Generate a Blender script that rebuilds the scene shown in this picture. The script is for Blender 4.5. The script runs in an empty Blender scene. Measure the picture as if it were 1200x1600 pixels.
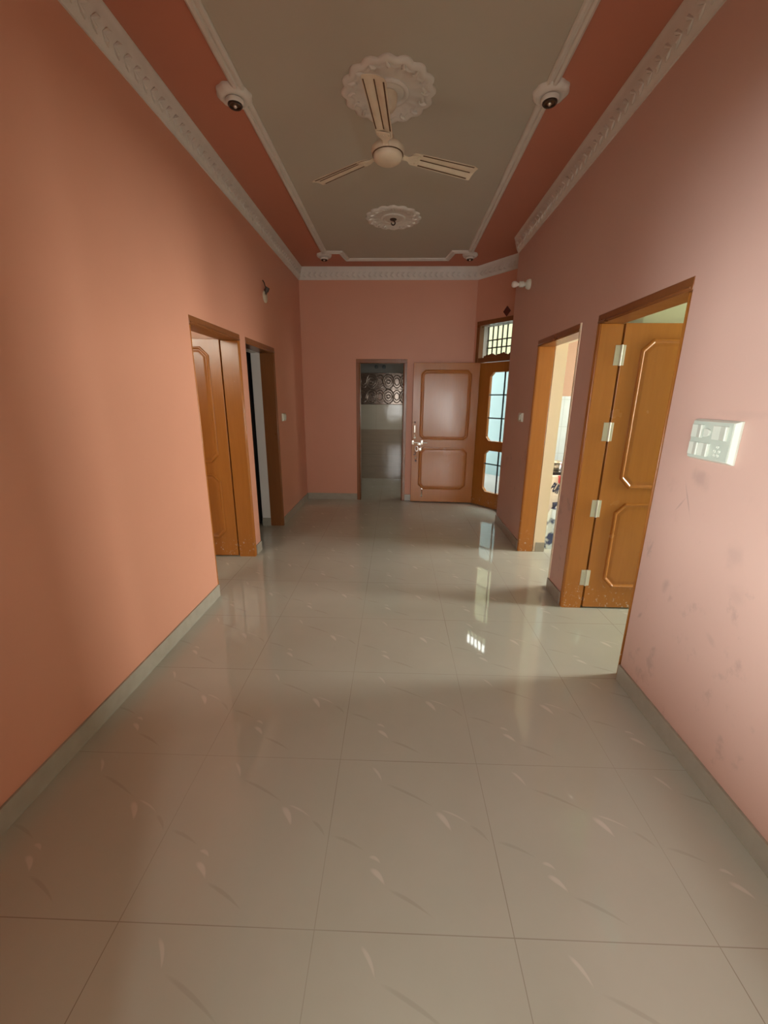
import bpy, bmesh, math, random
from mathutils import Vector, Matrix, noise
from mathutils.bvhtree import BVHTree
random.seed(4)
PI = math.pi
scene = bpy.context.scene
C = scene.collection

# ------------------------------------------------------------------ dimensions (metres)
XL, XR, YB, ZC = -1.429, 1.282, 6.202, 3.254
YE = 5.143                      # far end of the right wall
YN = -0.05                      # near wall behind the camera
CH0 = Vector((1.03, YB, 0))     # start of the angled wall
CHA = math.radians(52)
CHD = Vector((math.cos(CHA), -math.sin(CHA), 0))
CHN = Vector((math.sin(CHA), math.cos(CHA), 0))
CHL = (YB - YE) / math.sin(CHA)
L1 = (2.9215, 3.8149); L2 = (3.9544, 4.8433)
RA = (2.0401, 2.933); RB = (3.207, 4.131)
DH = 2.075
KD = (-0.645, 0.095)
T1, T2 = 0.15, 0.30            # hall skin / full wall thickness

# ------------------------------------------------------------------ material helpers
class NT:
    def __init__(s, name):
        m = bpy.data.materials.new(name); m.use_nodes = True
        s.m = m; s.t = m.node_tree; s.N = s.t.nodes; s.L = s.t.links
        s.b = s.N['Principled BSDF']
    def n(s, kind, **kw):
        x = s.N.new(kind)
        for k, v in kw.items():
            setattr(x, k, v)
        return x
    def put(s, sock, v):
        if hasattr(v, 'is_linked') or isinstance(v, bpy.types.NodeSocket):
            s.L.new(v, sock)
        else:
            sock.default_value = v
    def math(s, op, a, b=0.0, c=0.0, clamp=False):
        x = s.n('ShaderNodeMath', operation=op); x.use_clamp = clamp
        s.put(x.inputs[0], a); s.put(x.inputs[1], b); s.put(x.inputs[2], c)
        return x.outputs[0]
    def mix(s, f, a, b):
        x = s.n('ShaderNodeMix', data_type='RGBA')
        s.put(x.inputs[0], f); s.put(x.inputs[6], a); s.put(x.inputs[7], b)
        return x.outputs[2]
    def pos(s):
        return s.n('ShaderNodeNewGeometry').outputs['Position']
    def obj(s):
        return s.n('ShaderNodeTexCoord').outputs['Object']
    def sep(s, v):
        x = s.n('ShaderNodeSeparateXYZ'); s.L.new(v, x.inputs[0]); return x.outputs
    def mapping(s, v, scale=(1, 1, 1), rot=(0, 0, 0), loc=(0, 0, 0)):
        x = s.n('ShaderNodeMapping'); s.L.new(v, x.inputs[0])
        x.inputs['Scale'].default_value = scale; x.inputs['Rotation'].default_value = rot; x.inputs['Location'].default_value = loc
        return x.outputs[0]
    def noise(s, v, scale, detail=3, rough=0.5):
        x = s.n('ShaderNodeTexNoise'); s.L.new(v, x.inputs['Vector'])
        x.inputs['Scale'].default_value = scale; x.inputs['Detail'].default_value = detail; x.inputs['Roughness'].default_value = rough
        return x.outputs[0]
    def ramp(s, f, a, b):
        x = s.n('ShaderNodeMapRange'); s.put(x.inputs[0], f)
        x.inputs[1].default_value = a; x.inputs[2].default_value = b
        x.interpolation_type = 'SMOOTHSTEP'
        return x.outputs[0]
    def bump(s, h, strength=0.3, dist=0.01):
        x = s.n('ShaderNodeBump'); s.L.new(h, x.inputs['Height'])
        x.inputs['Strength'].default_value = strength; x.inputs['Distance'].default_value = dist
        s.L.new(x.outputs[0], s.b.inputs['Normal'])
    def out(s, color, rough=0.5, metal=0.0, spec=0.5, coat=0.0, crough=0.1):
        s.put(s.b.inputs['Base Color'], color if not isinstance(color, tuple) else (*color, 1) if len(color) == 3 else color)
        s.put(s.b.inputs['Roughness'], rough); s.b.inputs['Metallic'].default_value = metal
        s.b.inputs['Specular IOR Level'].default_value = spec
        s.b.inputs['Coat Weight'].default_value = coat; s.b.inputs['Coat Roughness'].default_value = crough
        return s.m

def c4(c): return (*c, 1.0)

def plain(name, col, rough=0.5, metal=0.0, spec=0.5, var=0.06, scale=9.0, coat=0.0):
    t = NT(name)
    f = t.noise(t.obj(), scale, 4)
    d = tuple(max(0, x * (1 - var * 2)) for x in col); u = tuple(min(1, x * (1 + var)) for x in col)
    return t.out(t.mix(f, c4(d), c4(u)), rough, metal, spec, coat)

def wall_paint(name, col, rough=0.5, dirt=0.0, smudges=()):
    t = NT(name); P = t.pos()
    f = t.noise(P, 1.3, 4, 0.6)
    base = t.mix(f, c4(tuple(x * 0.93 for x in col)), c4(tuple(min(1, x * 1.05) for x in col)))
    g = t.noise(P, 60, 2)
    if dirt:
        xyz = t.sep(P)
        n1 = t.noise(t.mapping(P, (1, 5, 4)), 1.9, 5, 0.65)
        m = t.ramp(n1, 0.56, 0.74)
        low = t.ramp(xyz[2], 1.35, 0.9)
        m = t.math('MULTIPLY', t.math('MULTIPLY', m, low), dirt)
        for (y, z, ry, rz, ang, amt) in smudges:
            dy = t.math('SUBTRACT', xyz[1], y); dz = t.math('SUBTRACT', xyz[2], z)
            ca, sa = math.cos(ang), math.sin(ang)
            u = t.math('ADD', t.math('MULTIPLY', dy, ca / ry), t.math('MULTIPLY', dz, sa / ry))
            v = t.math('ADD', t.math('MULTIPLY', dy, -sa / rz), t.math('MULTIPLY', dz, ca / rz))
            r = t.math('SQRT', t.math('ADD', t.math('MULTIPLY', u, u), t.math('MULTIPLY', v, v)))
            r = t.math('ADD', r, t.math('MULTIPLY', t.math('SUBTRACT', t.noise(P, 22, 3), 0.5), 1.1))
            k = t.math('MULTIPLY', t.ramp(r, 1.1, 0.1), amt * 0.7)
            m = t.math('MAXIMUM', m, k)
        base = t.mix(m, base, c4((0.24, 0.17, 0.15)))
    t.bump(g, 0.06, 0.004)
    return t.out(base, rough, 0, 0.4)

def wood(name, a, b, rough=0.28, chips=False, spec=0.45):
    t = NT(name); O = t.obj(); P = t.pos()
    f = t.noise(t.mapping(O, (14, 14, 1.0)), 3.0, 5, 0.6)
    f2 = t.noise(P, 2.2, 3)
    col = t.mix(f, c4(a), c4(b))
    col = t.mix(t.math('MULTIPLY', f2, 0.35), col, c4(tuple(x * 0.72 for x in a)))
    if chips:
        z = t.sep(P)[2]
        m = t.math('MULTIPLY', t.ramp(t.noise(P, 38, 4, 0.7), 0.60, 0.66), t.ramp(z, 0.26, 0.05))
        col = t.mix(t.math('MULTIPLY', m, 0.8), col, c4((0.62, 0.52, 0.42)))
    t.bump(t.noise(t.mapping(P, (1, 1, 0.35)), 7, 3), 0.10, 0.02)
    rr = t.math('ADD', t.math('MULTIPLY', t.noise(P, 5, 3), 0.16), rough - 0.08)
    return t.out(col, rr, 0, spec, 0.08 if spec > 0.3 else 0.0, 0.12)

def floor_material():
    t = NT('vitrified_tile'); P = t.pos(); xyz = t.sep(P)
    ox, oy, ta, s = -0.2406, 2.031, 0.010, 0.6
    ca, sa = math.cos(ta), math.sin(ta)
    dx = t.math('SUBTRACT', xyz[0], ox); dy = t.math('SUBTRACT', xyz[1], oy)
    u = t.math('ADD', t.math('MULTIPLY', dx, ca / s), t.math('MULTIPLY', dy, sa / s))
    v = t.math('ADD', t.math('MULTIPLY', dx, -sa / s), t.math('MULTIPLY', dy, ca / s))
    fu = t.math('FRACT', u); fv = t.math('FRACT', v)
    def flick(cx, cy, ex, ey, w, amt):
        mx, my = (cx + ex) / 2, (cy + ey) / 2
        ln = math.hypot(ex - cx, ey - cy) / 2; a = math.atan2(ey - cy, ex - cx)
        x = t.math('SUBTRACT', fu, mx); y = t.math('SUBTRACT', fv, my)
        p = t.math('ADD', t.math('MULTIPLY', x, math.cos(a) / ln), t.math('MULTIPLY', y, math.sin(a) / ln))
        q = t.math('ADD', t.math('MULTIPLY', x, -math.sin(a)), t.math('MULTIPLY', y, math.cos(a)))
        # slight bow, wide in the middle and tapering to the far end
        q = t.math('ADD', q, t.math('MULTIPLY', t.math('MULTIPLY', p, p), 0.012))
        wd = t.math('MULTIPLY', t.math('ADD', 1.15, t.math('MULTIPLY', p, -0.55)), w)
        r = t.math('ADD', t.math('MULTIPLY', p, p), t.math('POWER', t.math('DIVIDE', q, wd), 2.0))
        return t.math('MULTIPLY', t.ramp(r, 1.0, 0.15), amt)
    fl = None
    for a in [(0.245, 0.955, 0.325, 0.83, 0.010, 0.8), (0.675, 0.64, 0.765, 0.51, 0.018, 1.0), (0.70, 0.655, 0.885, 0.565, 0.006, 0.7),
              (0.255, 0.358, 0.330, 0.320, 0.010, 0.8), (0.266, 0.296, 0.36, 0.21, 0.015, 1.0)]:
        k = flick(*a); fl = k if fl is None else t.math('MAXIMUM', fl, k)
    vein = None
    for a in [(0.33, 0.83, 0.68, 0.66, 0.010, 0.35), (0.36, 0.20, 0.62, 0.07, 0.010, 0.35), (0.88, 0.56, 0.99, 0.45, 0.010, 0.3), (0.02, 0.47, 0.24, 0.38, 0.01, 0.3)]:
        k = flick(*a); vein = k if vein is None else t.math('MAXIMUM', vein, k)
    cloud = t.noise(P, 2.6, 4, 0.6)
    col = t.mix(cloud, c4((0.42, 0.425, 0.36)), c4((0.49, 0.495, 0.43)))
    col = t.mix(vein, col, c4((0.31, 0.29, 0.24)))
    col = t.mix(t.math('MULTIPLY', fl, 0.42), col, c4((0.74, 0.71, 0.65)))
    eu = t.math('ABSOLUTE', t.math('SUBTRACT', fu, 0.5)); ev = t.math('ABSOLUTE', t.math('SUBTRACT', fv, 0.5))
    e = t.math('MAXIMUM', eu, ev)
    j = t.ramp(e, 0.4968, 0.4985)
    patch = t.ramp(t.noise(P, 1.1, 2), 0.35, 0.7)
    j = t.math('MULTIPLY', j, t.math('ADD', 0.25, t.math('MULTIPLY', patch, 0.5)))
    col = t.mix(j, col, c4((0.20, 0.165, 0.12)))
    t.bump(t.noise(P, 4.5, 2), 0.018, 0.02)
    t.b.inputs['IOR'].default_value = 1.68
    return t.out(col, 0.035, 0, 0.5)

def glass_material():
    m = bpy.data.materials.new('clear_glass'); m.use_nodes = True
    t = m.node_tree; t.nodes.clear()
    o = t.nodes.new('ShaderNodeOutputMaterial'); x = t.nodes.new('ShaderNodeMixShader')
    a = t.nodes.new('ShaderNodeBsdfTransparent'); a.inputs[0].default_value = (0.93, 0.97, 0.96, 1)
    b = t.nodes.new('ShaderNodeBsdfGlossy'); b.inputs['Roughness'].default_value = 0.05
    x.inputs[0].default_value = 0.08
    t.links.new(a.outputs[0], x.inputs[1]); t.links.new(b.outputs[0], x.inputs[2]); t.links.new(x.outputs[0], o.inputs[0])
    return m

def plastic_film():
    m = bpy.data.materials.new('thin_plastic_film'); m.use_nodes = True
    t = m.node_tree; b = t.nodes['Principled BSDF']
    tc = t.nodes.new('ShaderNodeTexCoord'); nz = t.nodes.new('ShaderNodeTexNoise'); nz.inputs['Scale'].default_value = 9
    cr = t.nodes.new('ShaderNodeValToRGB')
    cr.color_ramp.elements[0].position = 0.40; cr.color_ramp.elements[0].color = (0.05, 0.07, 0.16, 1)
    cr.color_ramp.elements[1].position = 0.50; cr.color_ramp.elements[1].color = (0.62, 0.72, 0.78, 1)
    t.links.new(tc.outputs['Object'], nz.inputs['Vector']); t.links.new(nz.outputs[0], cr.inputs[0]); t.links.new(cr.outputs[0], b.inputs['Base Color'])
    b.inputs['Roughness'].default_value = 0.15; b.inputs['Alpha'].default_value = 0.93
    return m

SALMON = (0.64, 0.31, 0.208)
SMUDGE = [(1.75, 1.225, 0.07, 0.045, 0.4, 0.45), (1.80, 1.13, 0.10, 0.006, 1.1, 0.5), (1.84, 1.09, 0.06, 0.006, 2.2, 0.5),
          (1.82, 0.70, 0.03, 0.05, 0.3, 0.45), (1.985, 0.82, 0.012, 0.06, 0.3, 0.5), (1.49, 0.98, 0.05, 0.07, 0, 0.28),
          (1.50, 0.61, 0.04, 0.02, 0.5, 0.25), (1.96, 0.46, 0.012, 0.03, 0.6, 0.5), (1.44, 0.84, 0.05, 0.05, 0, 0.2), (1.60, 1.50, 0.16, 0.02, 0, 0.15)]
M = {}
M['salmon'] = wall_paint('salmon_wall_paint', SALMON, 0.45)
M['salmon_right'] = wall_paint('brightened_salmon_wall_paint', (0.63, 0.41, 0.34), 0.5, 0.3, SMUDGE)  # salmon paled to carry part of the cool daylight here, plus real smudges
M['band'] = wall_paint('terracotta_ceiling_paint', (0.50, 0.195, 0.125), 0.6)
M['white'] = wall_paint('white_ceiling_paint', (0.46, 0.43, 0.36), 0.7)
M['plaster'] = plain('white_plaster_moulding', (0.66, 0.625, 0.57), 0.6)
M['cream'] = wall_paint('cream_wall_paint', (0.86, 0.74, 0.55), 0.6)
M['greenish'] = wall_paint('pale_green_wall_paint', (0.52, 0.53, 0.38), 0.6)
M['grey_white'] = wall_paint('grey_white_wall_paint', (0.70, 0.66, 0.62), 0.6)
M['pinkish'] = wall_paint('pale_pink_wall_paint', (0.80, 0.56, 0.44), 0.6)
M['kitchen_end'] = wall_paint('dimmed_pink_kitchen_paint', (0.32, 0.205, 0.145), 0.6)  # pink paint darkened to put the kitchen's dimness into its colour
M['entry'] = wall_paint('low_bounce_entry_paint', (0.26, 0.22, 0.17), 0.6)  # unseen walls, kept dark to cut light bouncing into the hall
M['bead'] = plain('bright_cream_edge', (0.92, 0.82, 0.62), 0.4)
M['skirting'] = plain('grey_beige_skirting_tile', (0.37, 0.345, 0.285), 0.22, var=0.08, scale=14)
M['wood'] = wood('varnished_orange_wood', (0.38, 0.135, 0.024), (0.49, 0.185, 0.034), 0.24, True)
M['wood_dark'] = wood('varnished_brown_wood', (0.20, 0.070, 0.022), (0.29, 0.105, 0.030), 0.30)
M['wood_leaf'] = wood('varnished_mid_brown_wood', (0.42, 0.15, 0.032), (0.51, 0.195, 0.045), 0.24, False, 0.34)
M['floor'] = floor_material()
M['glass'] = glass_material()
M['iron'] = plain('dark_painted_iron', (0.012, 0.022, 0.024), 0.45)
M['steel'] = plain('polished_steel', (0.78, 0.74, 0.66), 0.3, 1.0)
M['worn_steel'] = plain('painted_over_steel', (0.62, 0.60, 0.48), 0.4, 0.35)
M['dark_metal'] = plain('dark_metal', (0.05, 0.03, 0.02), 0.4, 0.3)
M['fan'] = plain('cream_enamel', (0.66, 0.56, 0.42), 0.35, var=0.12, scale=14)
M['grime'] = plain('brown_grime', (0.10, 0.045, 0.018), 0.8)
M['switch'] = plain('white_switch_plastic', (0.68, 0.71, 0.62), 0.32)
M['switch_plate'] = plain('aged_switch_plate', (0.54, 0.59, 0.51), 0.3)
M['switch_hole'] = plain('socket_hole', (0.10, 0.10, 0.09), 0.6)
M['black_cloth'] = plain('black_cloth', (0.008, 0.006, 0.006), 0.95, var=0.3)
M['granite'] = plain('black_granite', (0.018, 0.014, 0.016), 0.2, var=0.4, scale=60)
M['sack'] = plain('white_woven_sack', (0.70, 0.64, 0.60), 0.5, var=0.12)
M['ink'] = plain('navy_print', (0.02, 0.025, 0.07), 0.5)
M['red'] = plain('red_plastic', (0.42, 0.035, 0.05), 0.35)
M['film'] = plastic_film()
M['maroon'] = plain('dark_red_paint', (0.10, 0.016, 0.010), 0.5)
M['cyan_wall'] = wall_paint('pale_cyan_outside_paint', (0.18, 0.255, 0.265), 0.8)
M['lemon_wall'] = wall_paint('pale_lemon_outside_paint', (0.165, 0.17, 0.098), 0.8)
M['concrete'] = plain('grey_concrete', (0.20, 0.20, 0.19), 0.9)
M['clear_bulb'] = plain('frosted_bulb_glass', (0.80, 0.74, 0.66), 0.12)

def tile_material(name, col, w, h, joint, rough, axis='xz', var=0.08):
    t = NT(name); P = t.pos(); xyz = t.sep(P)
    a = t.math('FRACT', t.math('DIVIDE', xyz[0 if axis[0] == 'x' else 1], w)); b = t.math('FRACT', t.math('DIVIDE', xyz[2], h))
    ea = t.math('MULTIPLY', t.math('SUBTRACT', 0.5, t.math('ABSOLUTE', t.math('SUBTRACT', a, 0.5))), w)
    eb = t.math('MULTIPLY', t.math('SUBTRACT', 0.5, t.math('ABSOLUTE', t.math('SUBTRACT', b, 0.5))), h)
    j = t.ramp(t.math('MINIMUM', ea, eb), 0.004, 0.0015)
    f = t.noise(t.mapping(P, (1, 1, 6)), 2.5, 4)
    c = t.mix(f, c4(tuple(x * (1 - var) for x in col)), c4(tuple(x * (1 + var) for x in col)))
    c = t.mix(j, c, c4(tuple(x * joint for x in col)))
    t.bump(t.noise(P, 5, 2), 0.08, 0.02)
    return t.out(c, rough, 0, 0.5)
M['bath_low'] = tile_material('brown_grey_wall_tile', (0.25, 0.205, 0.15), 0.9, 0.24, 0.75, 0.10, var=0.14)
M['bath_mid'] = tile_material('pale_grey_wall_tile', (0.36, 0.345, 0.28), 0.45, 0.93, 0.8, 0.10)
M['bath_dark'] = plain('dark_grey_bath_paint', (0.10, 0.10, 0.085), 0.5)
M['decor'] = plain('embossed_bronze_tile', (0.15, 0.115, 0.09), 0.14, 0.5, var=0.2)
M['kitchen_tile'] = tile_material('white_kitchen_tile', (0.40, 0.465, 0.50), 0.10, 0.31, 0.72, 0.15)

# ------------------------------------------------------------------ mesh helpers
class MB:
    def __init__(s): s.bm = bmesh.new()
    def box(s, x0, x1, y0, y1, z0, z1, bev=0.0, mat=None):
        g = bmesh.ops.create_cube(s.bm, size=1)['verts']
        for v in g:
            v.co = Vector((x0 + (v.co.x + .5) * (x1 - x0), y0 + (v.co.y + .5) * (y1 - y0), z0 + (v.co.z + .5) * (z1 - z0)))
        if bev:
            es = list({e for v in g for e in v.link_edges})
            r = bmesh.ops.bevel(s.bm, geom=es, offset=bev, segments=2, affect='EDGES', profile=0.6)
            g = list({v for f in r['faces'] for v in f.verts} | {v for v in g if v.is_valid})
        if mat is not None:
            bmesh.ops.transform(s.bm, matrix=mat, verts=[v for v in g if v.is_valid])
        return s
    def prism(s, pts, a, b, axis='z', mat=None):
        def P(p, h):
            return Vector((p[0], p[1], h)) if axis == 'z' else Vector((p[0], h, p[1])) if axis == 'y' else Vector((h, p[0], p[1]))
        lo = [s.bm.verts.new(P(p, a)) for p in pts]; hi = [s.bm.verts.new(P(p, b)) for p in pts]
        n = len(pts)
        s.bm.faces.new(lo[::-1]); s.bm.faces.new(hi)
        for i in range(n): s.bm.faces.new((lo[i], lo[(i + 1) % n], hi[(i + 1) % n], hi[i]))
        if mat is not None: bmesh.ops.transform(s.bm, matrix=mat, verts=lo + hi)
        return s
    def loops(s, rings, close=True, cap0=True, cap1=True):
        vs = [[s.bm.verts.new(p) for p in r] for r in rings]
        n = len(rings[0])
        for i in range(len(vs) - 1):
            for k in range(n if close else n - 1):
                s.bm.faces.new((vs[i][k], vs[i][(k + 1) % n], vs[i + 1][(k + 1) % n], vs[i + 1][k]))
        if cap0 and close: s.bm.faces.new(vs[0][::-1])
        if cap1 and close: s.bm.faces.new(vs[-1])
        return s
    def lathe(s, prof, seg=32, mat=None, rfun=None):
        rings = []
        for r, z in prof:
            ring = []
            for k in range(seg):
                a = 2 * PI * k / seg
                q = max(r, 1e-4) * (rfun(a, r, z) if rfun else 1)
                p = Vector((q * math.cos(a), q * math.sin(a), z))
                ring.append(mat @ p if mat is not None else p)
            rings.append(ring)
        return s.loops(rings)
    def tube(s, pts, r, seg=10):
        pts = [Vector(p) for p in pts]; rings = []
        rr = r if isinstance(r, (list, tuple)) else [r] * len(pts)
        prev = None
        for i, p in enumerate(pts):
            d = (pts[min(i + 1, len(pts) - 1)] - pts[max(i - 1, 0)]).normalized()
            a = d.orthogonal().normalized() if prev is None else (prev - d * prev.dot(d)).normalized()
            prev = a; b = d.cross(a)
            rings.append([p + (a * math.cos(2 * PI * k / seg) + b * math.sin(2 * PI * k / seg)) * rr[i] for k in range(seg)])
        return s.loops(rings)
    def sweep(s, path, prof, closed=False, caps=True):
        """path: 2D points (x,y); prof: (offset to the left of travel, z)."""
        n = len(path); rings = []
        for i, p in enumerate(path):
            p = Vector(p)
            if closed or 0 < i < n - 1:
                a = (p - Vector(path[i - 1])).normalized(); b = (Vector(path[(i + 1) % n]) - p).normalized()
            elif i == 0:
                a = b = (Vector(path[1]) - p).normalized()
            else:
                a = b = (p - Vector(path[i - 1])).normalized()
            na = Vector((-a.y, a.x)); nb = Vector((-b.y, b.x)); m = (na + nb).normalized(); k = 1 / max(0.25, m.dot(na))
            rings.append([Vector((p.x + m.x * k * o, p.y + m.y * k * o, z)) for o, z in prof])
        if closed: rings.append(rings[0])
        return s.loops(rings, True, caps and not closed, caps and not closed)
    def build(s, name, mat, parent=None, smooth=None, bevel=0.0, mw=None):
        bmesh.ops.remove_doubles(s.bm, verts=s.bm.verts, dist=1e-5)
        bmesh.ops.recalc_face_normals(s.bm, faces=s.bm.faces)
        me = bpy.data.meshes.new(name); s.bm.to_mesh(me); s.bm.free()
        me.materials.append(mat)
        o = bpy.data.objects.new(name, me); C.objects.link(o)
        if parent: o.parent = parent
        if mw is not None: o.matrix_local = mw
        if smooth is not None:
            for p in me.polygons: p.use_smooth = True
            try: me.set_sharp_from_angle(angle=math.radians(smooth))
            except Exception: pass
        if bevel:
            b = o.modifiers.new('bevel', 'BEVEL'); b.width = bevel; b.segments = 2; b.limit_method = 'ANGLE'; b.angle_limit = math.radians(40)
        return o

def tag(o, label, cat, group=None, kind=None):
    o['label'] = label; o['category'] = cat
    if group: o['group'] = group
    if kind: o['kind'] = kind
    return o
def struct(o, label, cat): return tag(o, label, cat, kind='structure')
def empty(name, loc=(0, 0, 0), rz=0.0):
    o = bpy.data.objects.new(name, None); C.objects.link(o); o.location = loc; o.rotation_euler = (0, 0, rz); o.empty_display_size = 0.1
    return o
def copy_tree(o, parent=None):
    c = o.copy(); C.objects.link(c)
    if parent: c.parent = parent
    for ch in list(o.children): copy_tree(ch, c)
    return c

# ------------------------------------------------------------------ shell
def xwall(x0, x1, y0, y1, z1, openings, m=None):
    """wall running along y with door openings (ya, yb, z0, ztop)"""
    m = m or MB(); y = y0
    for a, b, za, zb in sorted(openings):
        if a > y: m.box(x0, x1, y, a, 0, z1)
        m.box(x0, x1, a, b, zb, z1)
        if za > 0: m.box(x0, x1, a, b, 0, za)
        y = b
    if y1 > y: m.box(x0, x1, y, y1, 0, z1)
    return m
def ywall(y0, y1, x0, x1, z1, openings, m=None):
    m = m or MB(); x = x0
    for a, b, za, zb in sorted(openings):
        if a > x: m.box(x, a, y0, y1, 0, z1)
        m.box(a, b, y0, y1, zb, z1)
        if za > 0: m.box(a, b, y0, y1, 0, za)
        x = b
    if x1 > x: m.box(x, x1, y0, y1, 0, z1)
    return m

struct(xwall(XL - T1, XL, YN - 0.15, YB, ZC, [(0.0, 0.50, 0.86, 1.76), (L1[0], L1[1], 0, DH), (L2[0], L2[1], 0, DH)]).build('wall_left', M['salmon']),  # first opening is unseen, its sill and head set to shape the daylight
       'long salmon pink left wall with two brown door openings', 'wall')
struct(xwall(XR, XR + T1, YN, YE, ZC, [(RA[0], RA[1], 0, DH), (RB[0], RB[1], 0, DH)]).build('wall_right', M['salmon_right']),
       'smudged pale pink right wall carrying the large switchboard', 'wall')
struct(ywall(YB, YB + 0.2, XL - T2, CH0.x + 0.10, ZC, [(KD[0], KD[1], 0, 2.085)]).build('wall_back', M['salmon']),
       'salmon pink far end wall around the dark bathroom doorway', 'wall')
# angled wall with the glazed door (local frame: x along the wall, y outward)
FS0, FS1, FZ = 0.046, 1.10, 2.572
ch_m = Matrix.Translation(CH0) @ Matrix.Rotation(-CHA, 4, 'Z')
w = MB(); w.box(-0.0, FS0, 0, 0.18, 0, ZC); w.box(FS1, CHL + 0.0, 0, 0.18, 0, ZC); w.box(FS0, FS1, 0, 0.18, FZ, ZC)
o = w.build('wall_angled', M['salmon']); o.matrix_world = ch_m
struct(o, 'short angled salmon wall around the glazed entrance door', 'wall')
# plaster reveal behind the entrance frame
w = MB(); w.box(FS0, FS0 + 0.055, 0.075, 0.18, 0, FZ); w.box(FS1 - 0.055, FS1, 0.075, 0.18, 0, FZ); w.box(FS0 + .055, FS1 - .055, 0.075, 0.18, FZ - 0.06, FZ)
o = w.build('trim_1', M['grey_white']); o.matrix_world = ch_m
struct(o, 'pale plaster reveal outside the glazed entrance door frame', 'door reveal')

# wall closing the recess, also the kitchen end wall
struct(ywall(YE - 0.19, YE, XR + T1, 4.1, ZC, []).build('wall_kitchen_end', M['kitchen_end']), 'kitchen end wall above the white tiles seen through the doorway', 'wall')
# near wall behind the camera, with its doorway
struct(ywall(YN - 0.15, YN, XL - T1, XR + T1, ZC, [(-0.41, 1.05, 0, 2.12)]).build('wall_front', M['salmon']), 'salmon wall behind the viewpoint with an open doorway', 'wall')

# second wall skins facing the side rooms; narrower openings = plaster reveals
FJ = 0.057
struct(xwall(XL - T2, XL - T1, 0.50, 3.88, ZC, [(L1[0] + .0, L1[1] + 0.02, 0, DH)]).build('wall_bedroom_inner', M['pinkish']), 'bedroom side of the left wall behind the open door', 'wall')
struct(xwall(XL - 0.252, XL - T1, 3.88, YB, ZC, [(L2[0] + FJ, L2[1] - FJ, 0, DH - FJ)]).build('wall_store_inner', M['grey_white']), 'grey white plaster reveal inside the farther left doorway', 'wall')
struct(xwall(XR + T1, XR + T2, -0.6, 3.05, ZC, [(RA[0], RA[1] + 0.03, 0, DH)]).build('wall_side_room_inner', M['greenish']), 'pale green side of the right wall behind the nearest open door', 'wall')
struct(xwall(XR + T1, XR + 0.262, 3.05, YE - 0.19, ZC, [(RB[0] + 0.02, RB[1] - 0.046, 0, DH - 0.03)]).build('wall_kitchen_inner', M['cream']), 'cream plaster reveal inside the kitchen doorway', 'wall')
# bedroom (left)
struct(ywall(0.50, 0.65, -4.3, XL - T1, ZC, [(-3.5, -2.5, 2.10, 2.75)]).build('wall_bedroom_near', M['pinkish']), 'bedroom near wall with a window, out of view', 'wall')
struct(ywall(3.86, 3.92, -4.3, XL - T2, ZC, []).build('wall_bedroom_far', M['pinkish']), 'pale pink bedroom wall above the open leaf of the left door', 'wall')
struct(xwall(-4.45, -4.3, 0.65, 6.45, ZC, []).build('wall_bedroom_outer', M['pinkish']), 'outer wall of the rooms on the left, out of view', 'wall')
struct(ywall(YB + 0.0, YB + 0.2, -4.3, XL - T2, ZC, []).build('wall_store_far', M['grey_white']), 'far wall of the dark room on the left', 'wall')
# side room (right) and kitchen
struct(ywall(-0.75, -0.6, XR + T1, 4.6, ZC, []).build('wall_side_room_near', M['greenish']), 'near wall of the green side room, out of view', 'wall')
struct(ywall(2.98, 3.12, XR + T2, 4.6, ZC, []).build('wall_side_room_far', M['greenish']), 'pale green wall showing above the nearest right door leaf', 'wall')
struct(xwall(4.1, 4.25, 3.12, YE, ZC, [(3.4, 4.5, 1.0, 2.2)]).build('wall_kitchen_outer', M['cream']), 'outer kitchen wall with a window, out of view', 'wall')
struct(xwall(4.6, 4.75, -0.75, 3.12, ZC, [(2.3, 2.8, 0.9, 2.3)]).build('wall_side_room_outer', M['greenish']), 'outer wall of the green side room with a window', 'wall')
# bathroom
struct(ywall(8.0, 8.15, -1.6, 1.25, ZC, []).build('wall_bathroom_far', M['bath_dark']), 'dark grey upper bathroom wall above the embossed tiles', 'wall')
struct(xwall(-1.75, -1.6, YB + .2, 8.15, ZC, []).build('wall_bathroom_left', M['bath_low']), 'left bathroom wall, out of view', 'wall')
struct(xwall(1.10, 1.25, YB + .2, 8.0, ZC, [(6.95, 7.35, 1.3, 2.0)]).build('wall_bathroom_right', M['bath_mid']), 'right bathroom wall with a window, out of view', 'wall')
struct(MB().box(-1.6, 1.10, 7.985, 8.0, 0.0, 0.96).build('trim_2', M['bath_low']), 'brown grey glossy tiles on the lower bathroom wall', 'wall tiles')
struct(MB().box(-1.6, 1.10, 7.985, 8.0, 0.96, 1.425).build('trim_3', M['bath_mid']), 'pale grey tile band across the bathroom wall', 'wall tiles')
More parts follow.
